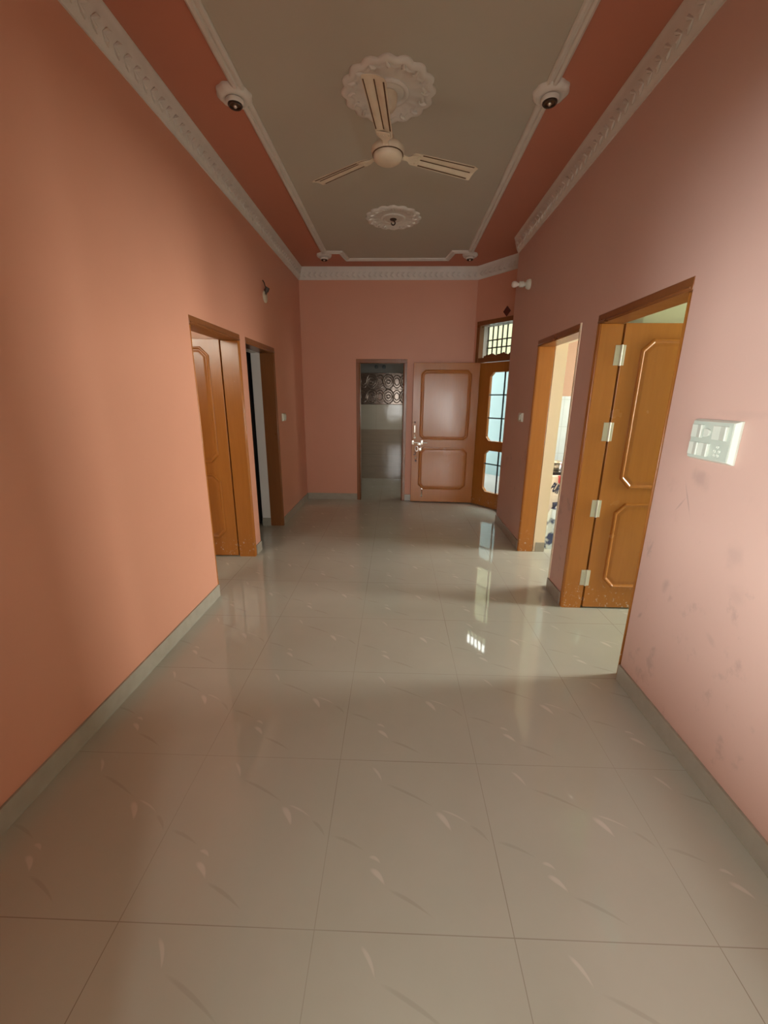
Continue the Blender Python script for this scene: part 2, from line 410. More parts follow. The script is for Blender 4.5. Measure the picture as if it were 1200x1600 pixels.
# embossed circle tiles
dm = MB(); dm.box(-1.6, 1.10, 7.985, 8.0, 1.425, 1.995)
for r in range(2):
    for k in range(-8, 8):
        cx = -0.222 + k * 0.158; cz = 1.575 + r * 0.268
        big = (k % 2 == 0)
        for (ra, rb, th) in (((0.098, 0.125, 0.014), (0.066, 0.084, 0.011), (0.036, 0.030, 0.012)) if big else ((0.074, 0.112, 0.010), (0.045, 0.066, 0.010))):
            pts = [(cx + ra * math.cos(2 * PI * i / 28), 7.984, cz + rb * math.sin(2 * PI * i / 28)) for i in range(29)]
            dm.tube(pts, th, 8)
for z in (1.432, 1.71, 1.99): dm.box(-1.6, 1.10, 7.974, 7.99, z - 0.006, z + 0.006, 0.004)
struct(dm.build('trim_4', M['decor'], smooth=50), 'band of dark embossed tiles with interlocking circles in the bathroom', 'wall tiles')
for k, x in enumerate((-0.452, -0.309)):
    ft_ = MB().lathe([(0, 0), (0.034, 0), (0.034, 0.010), (0.018, 0.016), (0.018, 0.045), (0.030, 0.052), (0.030, 0.068), (0.0, 0.072)], 20, Matrix.Translation((x, 8.0, 2.103)) @ Matrix.Rotation(PI / 2, 4, 'X')).build('wall_fitting', M['iron'], smooth=40)
    tag(ft_, ('left', 'right')[k] + ' one of two dark round fittings high on the bathroom wall', 'wall fitting', 'dark fittings on the bathroom wall')

# room behind the camera
struct(ywall(-3.6, -3.45, -4.3, 2.6, ZC, [(-2.7, 0.5, 0.7, 2.2), (0.85, 1.2, 0.5, 1.7)]).build('wall_entry_far', M['entry']), 'wall with two windows in the room behind the viewpoint', 'wall')
struct(xwall(-4.45, -4.3, -3.6, 0.65, ZC, [(-1.7, -0.3, 0.75, 1.65)]).build('wall_entry_left', M['entry']), 'left wall of the room behind the viewpoint', 'wall')
struct(xwall(2.6, 2.75, -3.6, -0.75, ZC, []).build('wall_entry_right', M['entry']), 'right wall of the room behind the viewpoint', 'wall')

# floor and ceiling
out = [(-4.45, -3.6), (4.75, -3.6), (4.75, YE), (CH0.x + CHD.x * CHL + 0.22, YE), (1.25, 6.23), (1.25, 8.15), (-4.45, 8.15)]
struct(MB().prism(out, -0.12, 0.0).build('floor', M['floor']), 'glossy beige floor tiles with white flick marks', 'floor')
struct(MB().prism(out, ZC, ZC + 0.15).build('ceiling', M['white']), 'ceiling slab over the rooms', 'ceiling')
# painted surround + white centre panel of the hall ceiling
hall = [(XL, YN), (XR, YN), (XR, YE), (CH0.x + CHD.x * CHL, YE), (CH0.x, YB), (XL, YB)]
band = MB().prism(hall, ZC - 0.004, ZC - 0.0005).build('trim_5', M['band'])
struct(band, 'terracotta painted border around the white ceiling panel', 'ceiling border')
mx0, mx1, yb1, yb2 = -0.953, 0.811, 5.545, 5.815
ring = [(mx0, YN + 0.15), (mx1, YN + 0.15), (mx1, yb1), (mx1 - 0.20, yb1), (mx1 - 0.25, yb2), (mx0 + 0.25, yb2), (mx0 + 0.20, yb1), (mx0, yb1)]
struct(MB().prism(ring, ZC - 0.010, ZC - 0.0045).build('trim_6', M['white']), 'white central ceiling panel above the fan', 'ceiling panel')
prof = [(-0.034, -0.003), (-0.034, -0.016), (-0.020, -0.026), (-0.004, -0.024), (0.000, -0.013), (0.008, -0.013), (0.014, -0.022), (0.028, -0.020), (0.034, -0.012), (0.034, -0.003)]
struct(MB().sweep(ring, [(a, ZC - 0.006 + b) for a, b in prof], closed=True).build('trim_7', M['plaster'], smooth=35),
       'white plaster moulding outlining the ceiling panel with stepped corners', 'ceiling moulding')

# cornice with carved running leaf relief
def cornice(path, name, label, side=1, ends=True):
    m = MB()
    base = [(0, -0.150), (0.010, -0.150), (0.014, -0.138), (0.020, -0.130), (0.030, -0.112), (0.038, -0.090), (0.044, -0.066), (0.047, -0.060), (0.050, -0.040), (0.058, -0.018), (0.064, -0.008), (0.064, 0.0), (0, 0)]
    m.sweep(path, [(side * a, ZC - 0.004 + b) for a, b in base])
    # relief leaves along the lower cove
    for i in range(len(path) - 1):
        p, q = Vector(path[i]), Vector(path[i + 1]); d = (q - p); ln = d.length; d.normalize(); nn = Vector((-d.y, d.x)) * side
        k = 0.06
        while k < ln - 0.05:
            c = p + d * k
            for sgn in (-1, 1):
                a = c + nn * 0.036; b = c + d * (0.048) + nn * (0.048 if sgn > 0 else 0.026)
                za = ZC - 0.102; zb = za + sgn * 0.022 + (0.010 if sgn > 0 else -0.004)
                m.tube([(a.x, a.y, za), ((a.x + b.x) / 2 + nn.x * .004, (a.y + b.y) / 2 + nn.y * .004, (za + zb) / 2 + sgn * .004), (b.x, b.y, zb)], [0.004, 0.0115, 0.003], 6)
            k += 0.075
    return struct(m.build(name, M['plaster'], smooth=45), label, 'cornice')
cornice([(XL, YN), (XL, YB), (CH0.x, YB), (CH0.x + CHD.x * CHL, YE)], 'trim_8', 'white carved plaster cornice along the left, far and angled walls', -1)
cornice([(XR, YN), (XR, YE)], 'trim_9', 'white carved plaster cornice along the top of the right wall', 1)

# skirting
def skirt(name, segs, label):
    m = MB()
    for (x0, x1, y0, y1) in segs: m.box(x0, x1, y0, y1, 0, 0.1, 0.002)
    return struct(m.build(name, M['skirting']), label, 'skirting')
bt = 0.012
skirt('baseboard_left', [(XL, XL + bt, YN, L1[0])], 'grey beige skirting along the near left wall')
skirt('baseboard_left_middle', [(XL, XL + bt, L1[1], L2[0])], 'short skirting piece between the two left doorways')
skirt('baseboard_left_far', [(XL, XL + bt, L2[1], YB)], 'skirting on the left wall past the second doorway')
skirt('baseboard_right', [(XR - bt, XR, YN, RA[0])], 'grey skirting under the large switchboard on the right wall')
skirt('baseboard_right_middle', [(XR - bt, XR, RA[1], RB[0])], 'short skirting piece between the two right doorways')
skirt('baseboard_right_far', [(XR - bt, XR, RB[1], YE)], 'skirting on the right wall past the kitchen doorway')
skirt('baseboard_back', [(XL + bt, KD[0], YB - bt, YB)], 'skirting along the far wall left of the bathroom doorway')
skirt('baseboard_back_right', [(KD[1], CH0.x, YB - bt, YB)], 'skirting of the far wall behind the open brown door leaf')
skirt('baseboard_store', [(XL - 0.252, XL - T1, L2[1] - FJ - bt, L2[1] - FJ)], 'grey skirting on the reveal of the farther left doorway')
skirt('baseboard_kitchen', [(XR + T1 + .02, XR + 0.262, RB[1] - 0.046 - bt, RB[1] - 0.046)], 'pale skirting on the cream kitchen reveal')
# cream corner bead at the near side of the kitchen opening
struct(MB().box(XR - 0.005, XR + 0.02, RB[0] - 0.020, RB[0] + 0.004, 0.10, DH, 0.002).build('trim_10', M['bead']), 'bright cream edge at the near side of the kitchen doorway', 'door trim')

# ------------------------------------------------------------------ doors
def inset(poly, d):
    n = len(poly); res = []
    for i in range(n):
        p0, p1, p2 = Vector(poly[i - 1]), Vector(poly[i]), Vector(poly[(i + 1) % n])
        a = (p1 - p0).normalized(); b = (p2 - p1).normalized()
        na = Vector((-a.y, a.x)); nb = Vector((-b.y, b.x)); m = (na + nb).normalized()
        res.append(p1 + m * (d / max(0.3, m.dot(na))))
    return res
def octagon(x0, x1, z0, z1, c):
    return [(x0 + c, z0), (x1 - c, z0), (x1, z0 + c), (x1, z1 - c), (x1 - c, z1), (x0 + c, z1), (x0, z1 - c), (x0, z0 + c)]
def panel(x0, x1, z0, z1, c, y, sgn):
    m = MB(); P = octagon(x0, x1, z0, z1, c)
    steps = [(0, -0.002), (0, 0.005), (0.004, 0.013), (0.013, 0.014), (0.019, 0.006), (0.026, 0.0012), (0.030, 0.0012), (0.046, 0.004), (0.052, 0.0045)]
    rings = []
    for d, h in steps:
        rings.append([Vector((p.x, y + sgn * h, p.y)) for p in inset(P, d)])
    m.loops(rings)
    return m
def leaf(width, z0, z1, panels, mat, parent, mw, th=0.036, label=None):
    L = MB().box(0, width, -th / 2, th / 2, z0, z1).build('door_leaf', mat, parent, bevel=0.002, mw=mw)
    if label: L['label'] = label
    for (x0, x1, a, b, c) in panels:
        for sgn in (-1, 1):
            panel(x0, x1, a, b, c, sgn * th / 2, sgn).build('raised_panel', mat, L)
    return L
def jambs(parent, side, y0, y1, ztop, mat, mat_head, far_only=False):
    """frame in a wall along y; side=+1 right wall, -1 left wall. World coordinates, parent at origin."""
    xa = (XR + 0.022) if side > 0 else (XL - 0.022); xb = (XR + 0.140) if side > 0 else (XL - 0.152)
    x0, x1 = min(xa, xb), max(xa, xb)
    f = 0.056
    xf = (XR - 0.003) if side > 0 else (XL + 0.003)     # far jamb and head stand flush with the plaster
    def jamb(ya, yb, lip):
        x0, x1 = (min(xf, xb), max(xf, xb)) if lip < 0 else (min(xa, xb), max(xa, xb))
        m = MB().box(x0, x1, ya, yb, 0.0, ztop - f)
        # bead along the hall-side edge and a stop near the room side
        yi = yb if lip > 0 else ya
        hx = x0 if side > 0 else x1
        m.tube([(hx, yi - lip * 0.012, 0), (hx, yi - lip * 0.012, ztop - f)], 0.008, 8)
        m.tube([(hx, yi - lip * 0.034, 0), (hx, yi - lip * 0.034, ztop - f)], 0.006, 8)
        return m
    jamb(y1 - f, y1, -1).build('jamb', mat, parent, smooth=40, bevel=0.003)
    jamb(y0, y0 + f, 1).build('jamb', mat, parent, smooth=40, bevel=0.003)
    x0, x1 = min(xf, xb), max(xf, xb)
    hm = MB().box(x0, x1, y0, y1, ztop - f, ztop)
    hx = x0 if side > 0 else x1
    hm.tube([(hx, y0 + 0.01, ztop - f + 0.012), (hx, y1 - 0.01, ztop - f + 0.012)], 0.008, 8)
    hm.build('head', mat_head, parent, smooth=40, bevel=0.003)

# door_1: left, nearer
d = struct(empty('door_1', (0, 0, 0)), 'nearer left doorway with glossy panelled leaf standing open', 'door')
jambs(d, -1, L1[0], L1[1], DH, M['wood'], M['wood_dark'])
mw = Matrix.Translation((-1.592, 3.773, 0)) @ Matrix.Rotation(PI + math.radians(1.5), 4, 'Z')
lf = leaf(0.78, 0.012, 2.03, [(0.10, 0.68, 0.945, 1.968, 0.07), (0.10, 0.68, 0.198, 0.84, 0.07)], M['wood'], d, mw)
# door_2: left, farther (no leaf in sight)
d = struct(empty('door_2', (0, 0, 0)), 'farther left doorway, dark brown frame with black curtain inside', 'door')
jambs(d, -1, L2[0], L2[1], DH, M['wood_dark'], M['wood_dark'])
# door_3: right, nearest
d = struct(empty('door_3', (0, 0, 0)), 'nearest right doorway with orange brown leaf on four hinges', 'door')
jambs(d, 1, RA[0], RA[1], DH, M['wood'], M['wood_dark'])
mw = Matrix.Translation((1.434, 2.893, 0)) @ Matrix.Rotation(math.radians(0.3), 4, 'Z')
lf = leaf(0.80, 0.012, 2.022, [(0.118, 0.68, 0.945, 1.93, 0.07), (0.118, 0.68, 0.180, 0.838, 0.07)], M['wood'], d, mw)
for z in (1.828, 1.338, 0.795, 0.255):
    h = MB().box(1.388, 1.421, 2.8735, 2.8775, z - 0.062, z + 0.062, 0.001)
    h.box(1.431, 1.452, 2.868, 2.876, z - 0.062, z + 0.062, 0.001)
    h.tube([(1.427, 2.871, z - 0.064), (1.427, 2.871, z + 0.064)], 0.0075, 10)
    for k in (-0.04, 0.0, 0.04): h.lathe([(0.0, 0), (0.004, 0.0), (0.003, 0.002), (0, 0.0025)], 8, Matrix.Translation((1.403, 2.8735, z + k)) @ Matrix.Rotation(PI / 2, 4, 'X'))
    ho = h.build('hinge', M['worn_steel'], d, smooth=40)
    ho['label'] = 'pale metal butt hinge'
# door_4: kitchen
d = struct(empty('door_4', (0, 0, 0)), 'kitchen doorway on the right with orange jamb and no leaf', 'door')
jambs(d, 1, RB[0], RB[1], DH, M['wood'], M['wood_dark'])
# door_5: bathroom doorway in the far wall
d = struct(empty('door_5', (0, 0, 0)), 'dark bathroom doorway with brown frame in the far wall', 'door')
for (a, b) in ((KD[0], KD[0] + 0.055), (KD[1] - 0.055, KD[1])):
    m = MB().box(a, b, YB - 0.006, YB + 0.12, 0, 2.03)
    xi = b - 0.010 if a == KD[0] else a + 0.010
    m.tube([(xi, YB - 0.006, 0), (xi, YB - 0.006, 2.03)], 0.007, 8)
    m.build('jamb', M['wood_dark'], d, smooth=40, bevel=0.003)
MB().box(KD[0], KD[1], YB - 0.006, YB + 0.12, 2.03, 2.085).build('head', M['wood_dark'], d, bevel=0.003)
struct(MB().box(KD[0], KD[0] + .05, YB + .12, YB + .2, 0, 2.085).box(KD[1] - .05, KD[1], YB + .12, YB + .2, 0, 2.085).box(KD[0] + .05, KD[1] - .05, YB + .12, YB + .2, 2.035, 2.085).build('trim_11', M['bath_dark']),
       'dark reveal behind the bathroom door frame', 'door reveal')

# door_6: entrance (frame + glazed leaf + wooden leaf folded back on the far wall)
d = struct(empty('door_6', CH0, -CHA), 'glazed entrance door in the angled wall with wooden leaf folded back', 'door')
fw = 0.058
for (a, b) in ((FS0, FS0 + fw), (FS1 - fw, FS1)):
    m = MB().box(a, b, -0.012, 0.075, 0, FZ - fw)
    xi = b - 0.01 if a == FS0 else a + 0.01
    m.tube([(xi, -0.012, 0), (xi, -0.012, FZ - fw)], 0.008, 8)
    m.build('jamb', M['wood_dark'], d, smooth=40, bevel=0.003)
MB().box(FS0, FS1, -0.012, 0.075, FZ - fw, FZ).build('head', M['wood_dark'], d, bevel=0.003)
si, so = FS0 + fw, FS1 - fw
MB().box(si, so, -0.012, 0.075, 2.035, 2.095).build('transom_rail', M['wood_dark'], d, bevel=0.003)
# carved crest on the transom rail
pts = [(si, 2.094), (so, 2.094)]; top = []
n = 90
for k in range(n + 1):
    s = so - (so - si) * k / n
    ph = (s - 0.20) / 0.195
    h = 0.0
    if s > 0.17:
        h = 0.012 + 0.030 * abs(math.sin(PI * ph)) ** 0.7 + 0.012 * max(0, math.sin(4 * PI * ph + 0.6))
    top.append((s, 2.096 + h))
MB().prism(pts + top, 0.02, 0.045, 'y').build('carved_crest', M['wood_dark'], d)
# window grille and pane of the transom
g = MB()
k = si + 0.012
while k < so:
    g.box(k - 0.008, k + 0.008, 0.15, 0.162, 2.10, FZ - 0.06); k += 0.081
for z in (2.235, 2.335): g.box(si, so, 0.148, 0.160, z - 0.008, z + 0.008)
g.build('grille', M['iron'], d)
MB().box(si, so, 0.060, 0.064, 2.095, FZ - fw).build('transom_pane', M['glass'], d)
# glazed leaf
gl = empty('glazed_leaf'); gl.parent = d
G0, G1 = 0.325, 0.825
ly0, ly1 = 0.018, 0.054
m = MB().box(si + .004, G0, ly0, ly1, 0.003, 2.03).box(G1, so - .004, ly0, ly1, 0.003, 2.03)
for z0, z1 in ((0.003, 0.235), (0.832, 0.975), (1.897, 2.03)): m.box(G0, G1, ly0, ly1, z0, z1)
cc = 0.052
for z0, z1 in ((0.235, 0.832), (0.975, 1.897)):
    for (x, z, sx, sz) in ((G0, z0, 1, 1), (G1, z0, -1, 1), (G0, z1, 1, -1), (G1, z1, -1, -1)):
        m.prism([(x, z), (x + sx * cc, z), (x, z + sz * cc)], ly0, ly1, 'y')
    P = octagon(G0, G1, z0, z1, cc)
    rings = [[Vector((p.x, y, p.y)) for p in inset(P, dd)] for dd, y in ((-0.014, ly0 + .001), (-0.012, ly0 - 0.007), (-0.003, ly0 - 0.007), (0.0, ly0 + .001))]
    m.loops(rings, True, False, False)
m.build('leaf_frame', M['wood'], gl)
for z0, z1, hs in ((0.235, 0.832, (0.64,)), (0.975, 1.897, (1.602, 1.288))):
    MB().prism([tuple(p) for p in octagon(G0 - .003, G1 + .003, z0 - .003, z1 + .003, cc)], 0.040, 0.044, 'y').build('pane', M['glass'], gl)
    b = MB().box(0.553, 0.571, 0.026, 0.038, z0, z1)
    for z in hs: b.box(G0, G1, 0.026, 0.038, z - 0.008, z + 0.008)
    b.prism([tuple(p) for p in inset(octagon(G0, G1, z0, z1, cc), 0)], 0.036, 0.0361, 'y') if False else None
    b.build('glazing_bar', M['iron'], gl)
# wooden leaf folded back against the far wall
inv = (Matrix.Translation(CH0) @ Matrix.Rotation(-CHA, 4, 'Z')).inverted()
wl_w = Matrix.Translation((1.118, 6.105, 0)) @ Matrix.Rotation(PI - math.radians(2.2), 4, 'Z')
wl = leaf(0.932, 0.012, 2.034, [(0.105, 0.825, 0.955, 1.94, 0.055), (0.105, 0.825, 0.205, 0.845, 0.07)], M['wood_leaf'], d, inv @ wl_w)
wl['label'] = 'brown two panel wooden leaf folded back on the far wall'
# hardware on it (leaf frame: x from hinge, +y towards the room); X world = 1.118 - x
ft = 0.018
def hw(name, m, smooth=40, mat='steel', label=None):
    o = m.build(name, M[mat], wl, smooth=smooth)
    if label: o['label'] = label
    return o
X = lambda wx: 1.118 - wx
hw('door_knob', MB().lathe([(0, 0), (0.016, 0), (0.014, 0.010), (0.006, 0.016), (0.010, 0.026), (0.012, 0.034), (0.0, 0.040)], 16, Matrix.Translation((X(0.222), ft, 1.205)) @ Matrix.Rotation(-PI / 2, 4, 'X')))
hw('lock_plate', MB().box(X(.222) - 0.013, X(.222) + 0.013, ft - .001, ft + 0.008, 1.055, 1.165, 0.004).box(X(.222) - 0.006, X(.222) + 0.006, ft, ft + 0.020, 1.09, 1.145, 0.003))
hw('lock_screw', MB().lathe([(0, 0), (0.010, 0), (0.008, 0.006), (0, 0.008)], 12, Matrix.Translation((X(0.224), ft, 1.02)) @ Matrix.Rotation(-PI / 2, 4, 'X')))
hw('keyhole_cover', MB().lathe([(0, 0), (0.018, 0), (0.016, 0.004), (0, 0.006)], 16, Matrix.Translation((X(0.228), ft, 0.985)) @ Matrix.Rotation(-PI / 2, 4, 'X')), mat='worn_steel')
b = MB().box(X(0.20) - 0.016, X(0.20) + 0.014, ft - .001, ft + 0.022, 0.885, 0.945, 0.003)
b.tube([(X(0.185), ft + 0.018, 0.912), (X(0.415), ft + 0.018, 0.912)], 0.0075, 10)
b.box(X(0.335) - 0.016, X(0.335) + 0.016, ft - .001, ft + 0.028, 0.885, 0.948, 0.004)
b.box(X(0.30) - 0.03, X(0.30) + 0.03, ft - .001, ft + 0.012, 0.872, 0.905, 0.003)
b.tube([(X(0.325), ft + 0.018, 0.912), (X(0.325), ft + 0.034, 0.885), (X(0.32), ft + 0.032, 0.865)], 0.006, 8)
hw('slide_bolt', b, label='bright steel sliding bolt')
# padlock hanging from the bolt
b = MB().box(X(0.312) - 0.020, X(0.312) + 0.020, ft + .004, ft + 0.022, 0.790, 0.835, 0.005)
b.tube([(X(0.312) + 0.013 * math.cos(a), ft + 0.014, 0.835 + 0.024 * math.sin(a)) for a in [PI * k / 8 for k in range(9)]], 0.004, 8)
hw('padlock', b, label='small steel padlock on the bolt')
b = MB().tube([(X(0.262) + 0.020 * math.cos(a), ft + 0.010, 0.822 + 0.036 * math.sin(a)) for a in [2 * PI * k / 16 for k in range(17)]], 0.005, 8)
hw('hasp_ring', b)
b = MB().tube([(X(0.228) + 0.016 * math.cos(a), ft + 0.006, 0.752 + 0.022 * math.sin(a)) for a in [PI * 0.5 + PI * 1.3 * k / 14 for k in range(15)]], 0.005, 8)
hw('pull_ring', b, mat='dark_metal', label='dark half ring below the bolt')
b = MB().lathe([(0, 0), (0.013, 0), (0.011, 0.012), (0, 0.016)], 14, Matrix.Translation((X(0.248), ft, 0.685)) @ Matrix.Rotation(-PI / 2, 4, 'X'))
hw('door_stud', b)
hw('stud_hole', MB().lathe([(0, 0), (0.014, 0), (0.012, 0.004), (0, 0.003)], 14, Matrix.Translation((X(0.250), ft, 0.64)) @ Matrix.Rotation(-PI / 2, 4, 'X')), mat='dark_metal')
b = MB().tube([(X(0.357), ft + 0.012, 0.09), (X(0.357), ft + 0.012, 0.195)], 0.007, 8).box(X(.357) - 0.012, X(.357) + 0.012, ft - .001, ft + 0.014, 0.20, 0.222, 0.003).box(X(.357) - 0.012, X(.357) + 0.012, ft - .001, ft + 0.012, 0.10, 0.115, 0.002)
hw('tower_bolt', b, label='small vertical bolt at the foot')

# diamond plaque above the entrance door
m = MB()
P = [(0.0, -0.062), (0.058, 0), (0.0, 0.062), (-0.058, 0)]
m.loops([[Vector((p.x, y, p.y)) for p in inset(P, dd)] for dd, y in ((0, 0.0), (0, -0.008), (0.006, -0.010), (0.012, -0.006), (0.03, -0.006))])
o = m.build('diamond_plaque', M['maroon']); o.matrix_world = ch_m @ Matrix.Translation((0.528, 0, 2.637))
tag(o, 'small dark red diamond plaque on the wall above the entrance door', 'ornament')

# ------------------------------------------------------------------ ceiling things
def scallop(n, amp): return lambda a, r, z: 1 + (amp * (abs(math.cos(n * a / 2)) - 0.5) if r > 0.12 else 0)
def rosette(x, y, name, label, smallring=True):
    root = empty(name, (x, y, ZC - 0.010))
    tag(root, label, 'ceiling rose', 'plaster ceiling roses')
    m = MB()
    pr = [(0.262, 0.002), (0.262, -0.006), (0.252, -0.014), (0.236, -0.018), (0.222, -0.014), (0.214, -0.010), (0.206, -0.013), (0.196, -0.013), (0.188, -0.006), (0.10, -0.006), (0.0, -0.006)]
    m.lathe(pr, 120, None, scallop(16, 0.09))
    m.build('scalloped_disc', M['plaster'], root, smooth=50)
    for k in range(16):
        a = 2 * PI * k / 16
        p = Vector((math.cos(a), math.sin(a), 0)); t = Vector((-p.y, p.x, 0))
        q = MB()
        q.tube([p * 0.190 + Vector((0, 0, -0.010)), p * 0.205 + t * 0.012 + Vector((0, 0, -0.010)), p * 0.222 + Vector((0, 0, -0.014)), p * 0.250 - t * 0.006 + Vector((0, 0, -0.010))], [0.004, 0.009, 0.012, 0.004], 8)
        q.build('leaf_relief', M['plaster'], root, smooth=60)
    m = MB().lathe([(0.118, 0.0), (0.118, -0.012), (0.108, -0.020), (0.096, -0.018), (0.090, -0.010), (0.07, -0.012), (0.0, -0.014)], 48)
    m.build('inner_ring', M['plaster'], root, smooth=50)
    return root
FX, FY = -0.100, 2.90
rosette(FX, FY, 'ceiling_rose', 'large scalloped white plaster rose above the ceiling fan')
rr = rosette(-0.100, 4.60, 'ceiling_rose', 'scalloped white plaster rose farther back, holding a bare hook')
h = MB().tube([(-0.1 + 0.018 * math.cos(a), 4.60, ZC - 0.054 + 0.018 * math.sin(a)) for a in [PI * 0.5 - 1.55 * PI * k / 14 for k in range(15)]], 0.006, 8)
h.tube([(-0.1, 4.60, ZC - 0.012), (-0.1, 4.60, ZC - 0.036)], 0.006, 8)
h.lathe([(0, 0), (0.035, 0), (0.03, -0.008), (0.012, -0.012), (0, -0.012)], 16, Matrix.Translation((-0.1, 4.60, ZC - 0.022)))
tag(h.build('ceiling_hook', M['dark_metal'], smooth=40), 'small dark metal hook hanging from the farther ceiling rose', 'hook')

# fan
fan = empty('ceiling_fan', (FX, FY, ZC - 0.024))
tag(fan, 'cream three blade ceiling fan with grime streaked blades', 'fan')
D = -0.30 + 0.024            # hub centre below the rose
MB().lathe([(0.0, 0.0), (0.050, 0.0), (0.052, -0.02), (0.046, -0.055), (0.030, -0.078), (0.012, -0.085), (0, -0.085)], 28).build('canopy_cup', M['fan'], fan, smooth=45)
MB().tube([(0, 0, -0.02), (0, 0, D + 0.04)], 0.011, 12).build('downrod', M['fan'], fan, smooth=60)
MB().lathe([(0, 0.085), (0.020, 0.085), (0.034, 0.078), (0.036, 0.052), (0.016, 0.045), (0.0, 0.045)], 24, Matrix.Translation((0, 0, D))).build('lower_cup', M['fan'], fan, smooth=45)
MB().lathe([(0, 0.045), (0.030, 0.045), (0.078, 0.034), (0.096, 0.018), (0.099, 0.0), (0.094, -0.014), (0.092, -0.014), (0.0, -0.014)], 48, Matrix.Translation((0, 0, D))).build('motor_housing', M['fan'], fan, smooth=45)
MB().lathe([(0.086, -0.014), (0.087, -0.024), (0.082, -0.038), (0.062, -0.050), (0.030, -0.056), (0, -0.057)], 48, Matrix.Translation((0, 0, D))).build('motor_cap', M['fan'], fan, smooth=45)
MB().lathe([(0.086, -0.0142), (0.0925, -0.0142), (0.0925, -0.017), (0.086, -0.017)], 48, Matrix.Translation((0, 0, D))).build('dark_ring', M['grime'], fan, smooth=45)  # thin dark brown ring at the seam between housing and cap
def blade(parent, ang):
    mw = Matrix.Translation((0, 0, D - 0.004)) @ Matrix.Rotation(ang, 4, 'Z')
    tilt = Matrix.Rotation(math.radians(-11), 4, 'X')
    # across the blade: raised ribs and troughs
    rings = []
    xs = [0.150, 0.165, 0.20, 0.35, 0.50, 0.575, 0.595, 0.602]
    for x in xs:
        hwid = 0.046 + 0.014 * (x - 0.15) / 0.45
        if x < 0.16: hwid *= 0.80
        if x > 0.59: hwid *= 0.93
        if x > 0.60: hwid *= 0.9
        topl, botl = [], []
        n = 24
        for k in range(n + 1):
            u = -1 + 2 * k / n
            rib = 0.0022 * math.cos(u * PI * 2.0) * (1 if 0.19 < x < 0.58 else 0)
            z = 0.006 * (1 - u * u) + rib
            topl.append(Vector((x, u * hwid, z + 0.0015))); botl.append(Vector((x, u * hwid, z - 0.0015)))
        rings.append([tilt @ p for p in topl + botl[::-1]])
    b = MB().loops(rings).build('blade', M['fan'], parent, smooth=50, mw=mw)
    g = MB()
    for u, w in ((-0.86, 0.0028), (0.02, 0.0028), (0.80, 0.0036)):
        for (xa, xb) in ((0.215, 0.575),):
            q = []
            for x in (xa, (xa + xb) / 2, xb):
                hwid = 0.046 + 0.014 * (x - 0.15) / 0.45
                z = 0.006 * (1 - u * u) + 0.0022 * math.cos(u * PI * 2.0) - 0.0022
                q.append([tilt @ Vector((x, u * hwid - w, z)), tilt @ Vector((x, u * hwid + w, z)), tilt @ Vector((x, u * hwid + w, z - 0.0016)), tilt @ Vector((x, u * hwid - w, z - 0.0016))])
            g.loops(q)
    g.build('grime_streak', M['grime'], b)
    k = MB()
    k.prism([(0.085, -0.020), (0.130, -0.016), (0.165, -0.036), (0.205, -0.036), (0.205, 0.036), (0.165, 0.036), (0.130, 0.016), (0.085, 0.020)], -0.0065, -0.002, 'z', tilt)
    for (x, y) in ((0.185, -0.024), (0.185, 0.0), (0.185, 0.024), (0.10, -0.010), (0.10, 0.010)):
        k.lathe([(0, -0.0062), (0.006, -0.0062), (0.005, -0.010), (0, -0.0105)], 8, tilt @ Matrix.Translation((x, y, 0)))
    k.build('blade_bracket', M['fan'], b)
    return b
for a in (24.5, 144.5, 265.0): blade(fan, math.radians(a))

# spot lamp medallions on the moulding
def medallion(x, y, label, llabel, r=0.10):
    root = empty('ceiling_medallion', (x, y, ZC - 0.008))
    tag(root, label, 'ceiling medallion', 'plaster medallions on the ceiling moulding')
    MB().lathe([(r, 0.004), (r, -0.006), (r * .96, -0.014), (r * .86, -0.024), (r * .70, -0.032), (r * .60, -0.030), (r * .52, -0.026), (0, -0.026)], 56, None, lambda a, q, z: 1 + 0.03 * math.cos(10 * a) if q > r * .7 else 1).build('medallion_ring', M['plaster'], root, smooth=50)
    MB().lathe([(r * .50, -0.030), (r * .50, -0.046), (r * .44, -0.052), (r * .40, -0.048), (0, -0.048)], 40).build('medallion_boss', M['plaster'], root, smooth=50)
    lamp = empty('spot_lamp', (x, y, ZC - 0.008 - 0.048))
    tag(lamp, llabel, 'spot lamp', 'unlit ceiling spot lamps')
    MB().lathe([(0.040, 0.0), (0.041, -0.008), (0.036, -0.013), (0.031, -0.010), (0.029, 0.0)], 32).build('lamp_ring', M['dark_metal'], lamp, smooth=45)
    MB().lathe([(0.030, -0.002), (0.022, -0.003), (0.0, -0.003)], 32).build('reflector', M['grime'], lamp, smooth=45)
    MB().lathe([(0.011, -0.002), (0.013, -0.010), (0.008, -0.017), (0, -0.019)], 16).build('bulb', M['steel'], lamp, smooth=60)
    return root
medallion(-1.000, 2.905, 'white plaster medallion on the left ceiling moulding nearest the camera', 'unlit spot lamp in the left medallion nearest the camera')
medallion(0.830, 2.925, 'white plaster medallion on the right ceiling moulding nearest the camera', 'unlit spot lamp in the right medallion nearest the camera')
medallion(-0.975, 5.675, 'white plaster medallion at the far left corner of the ceiling panel', 'unlit spot lamp at the far left corner of the ceiling panel', 0.092)
medallion(0.825, 5.675, 'white plaster medallion at the far right corner of the ceiling panel', 'unlit spot lamp at the far right corner of the ceiling panel', 0.092)

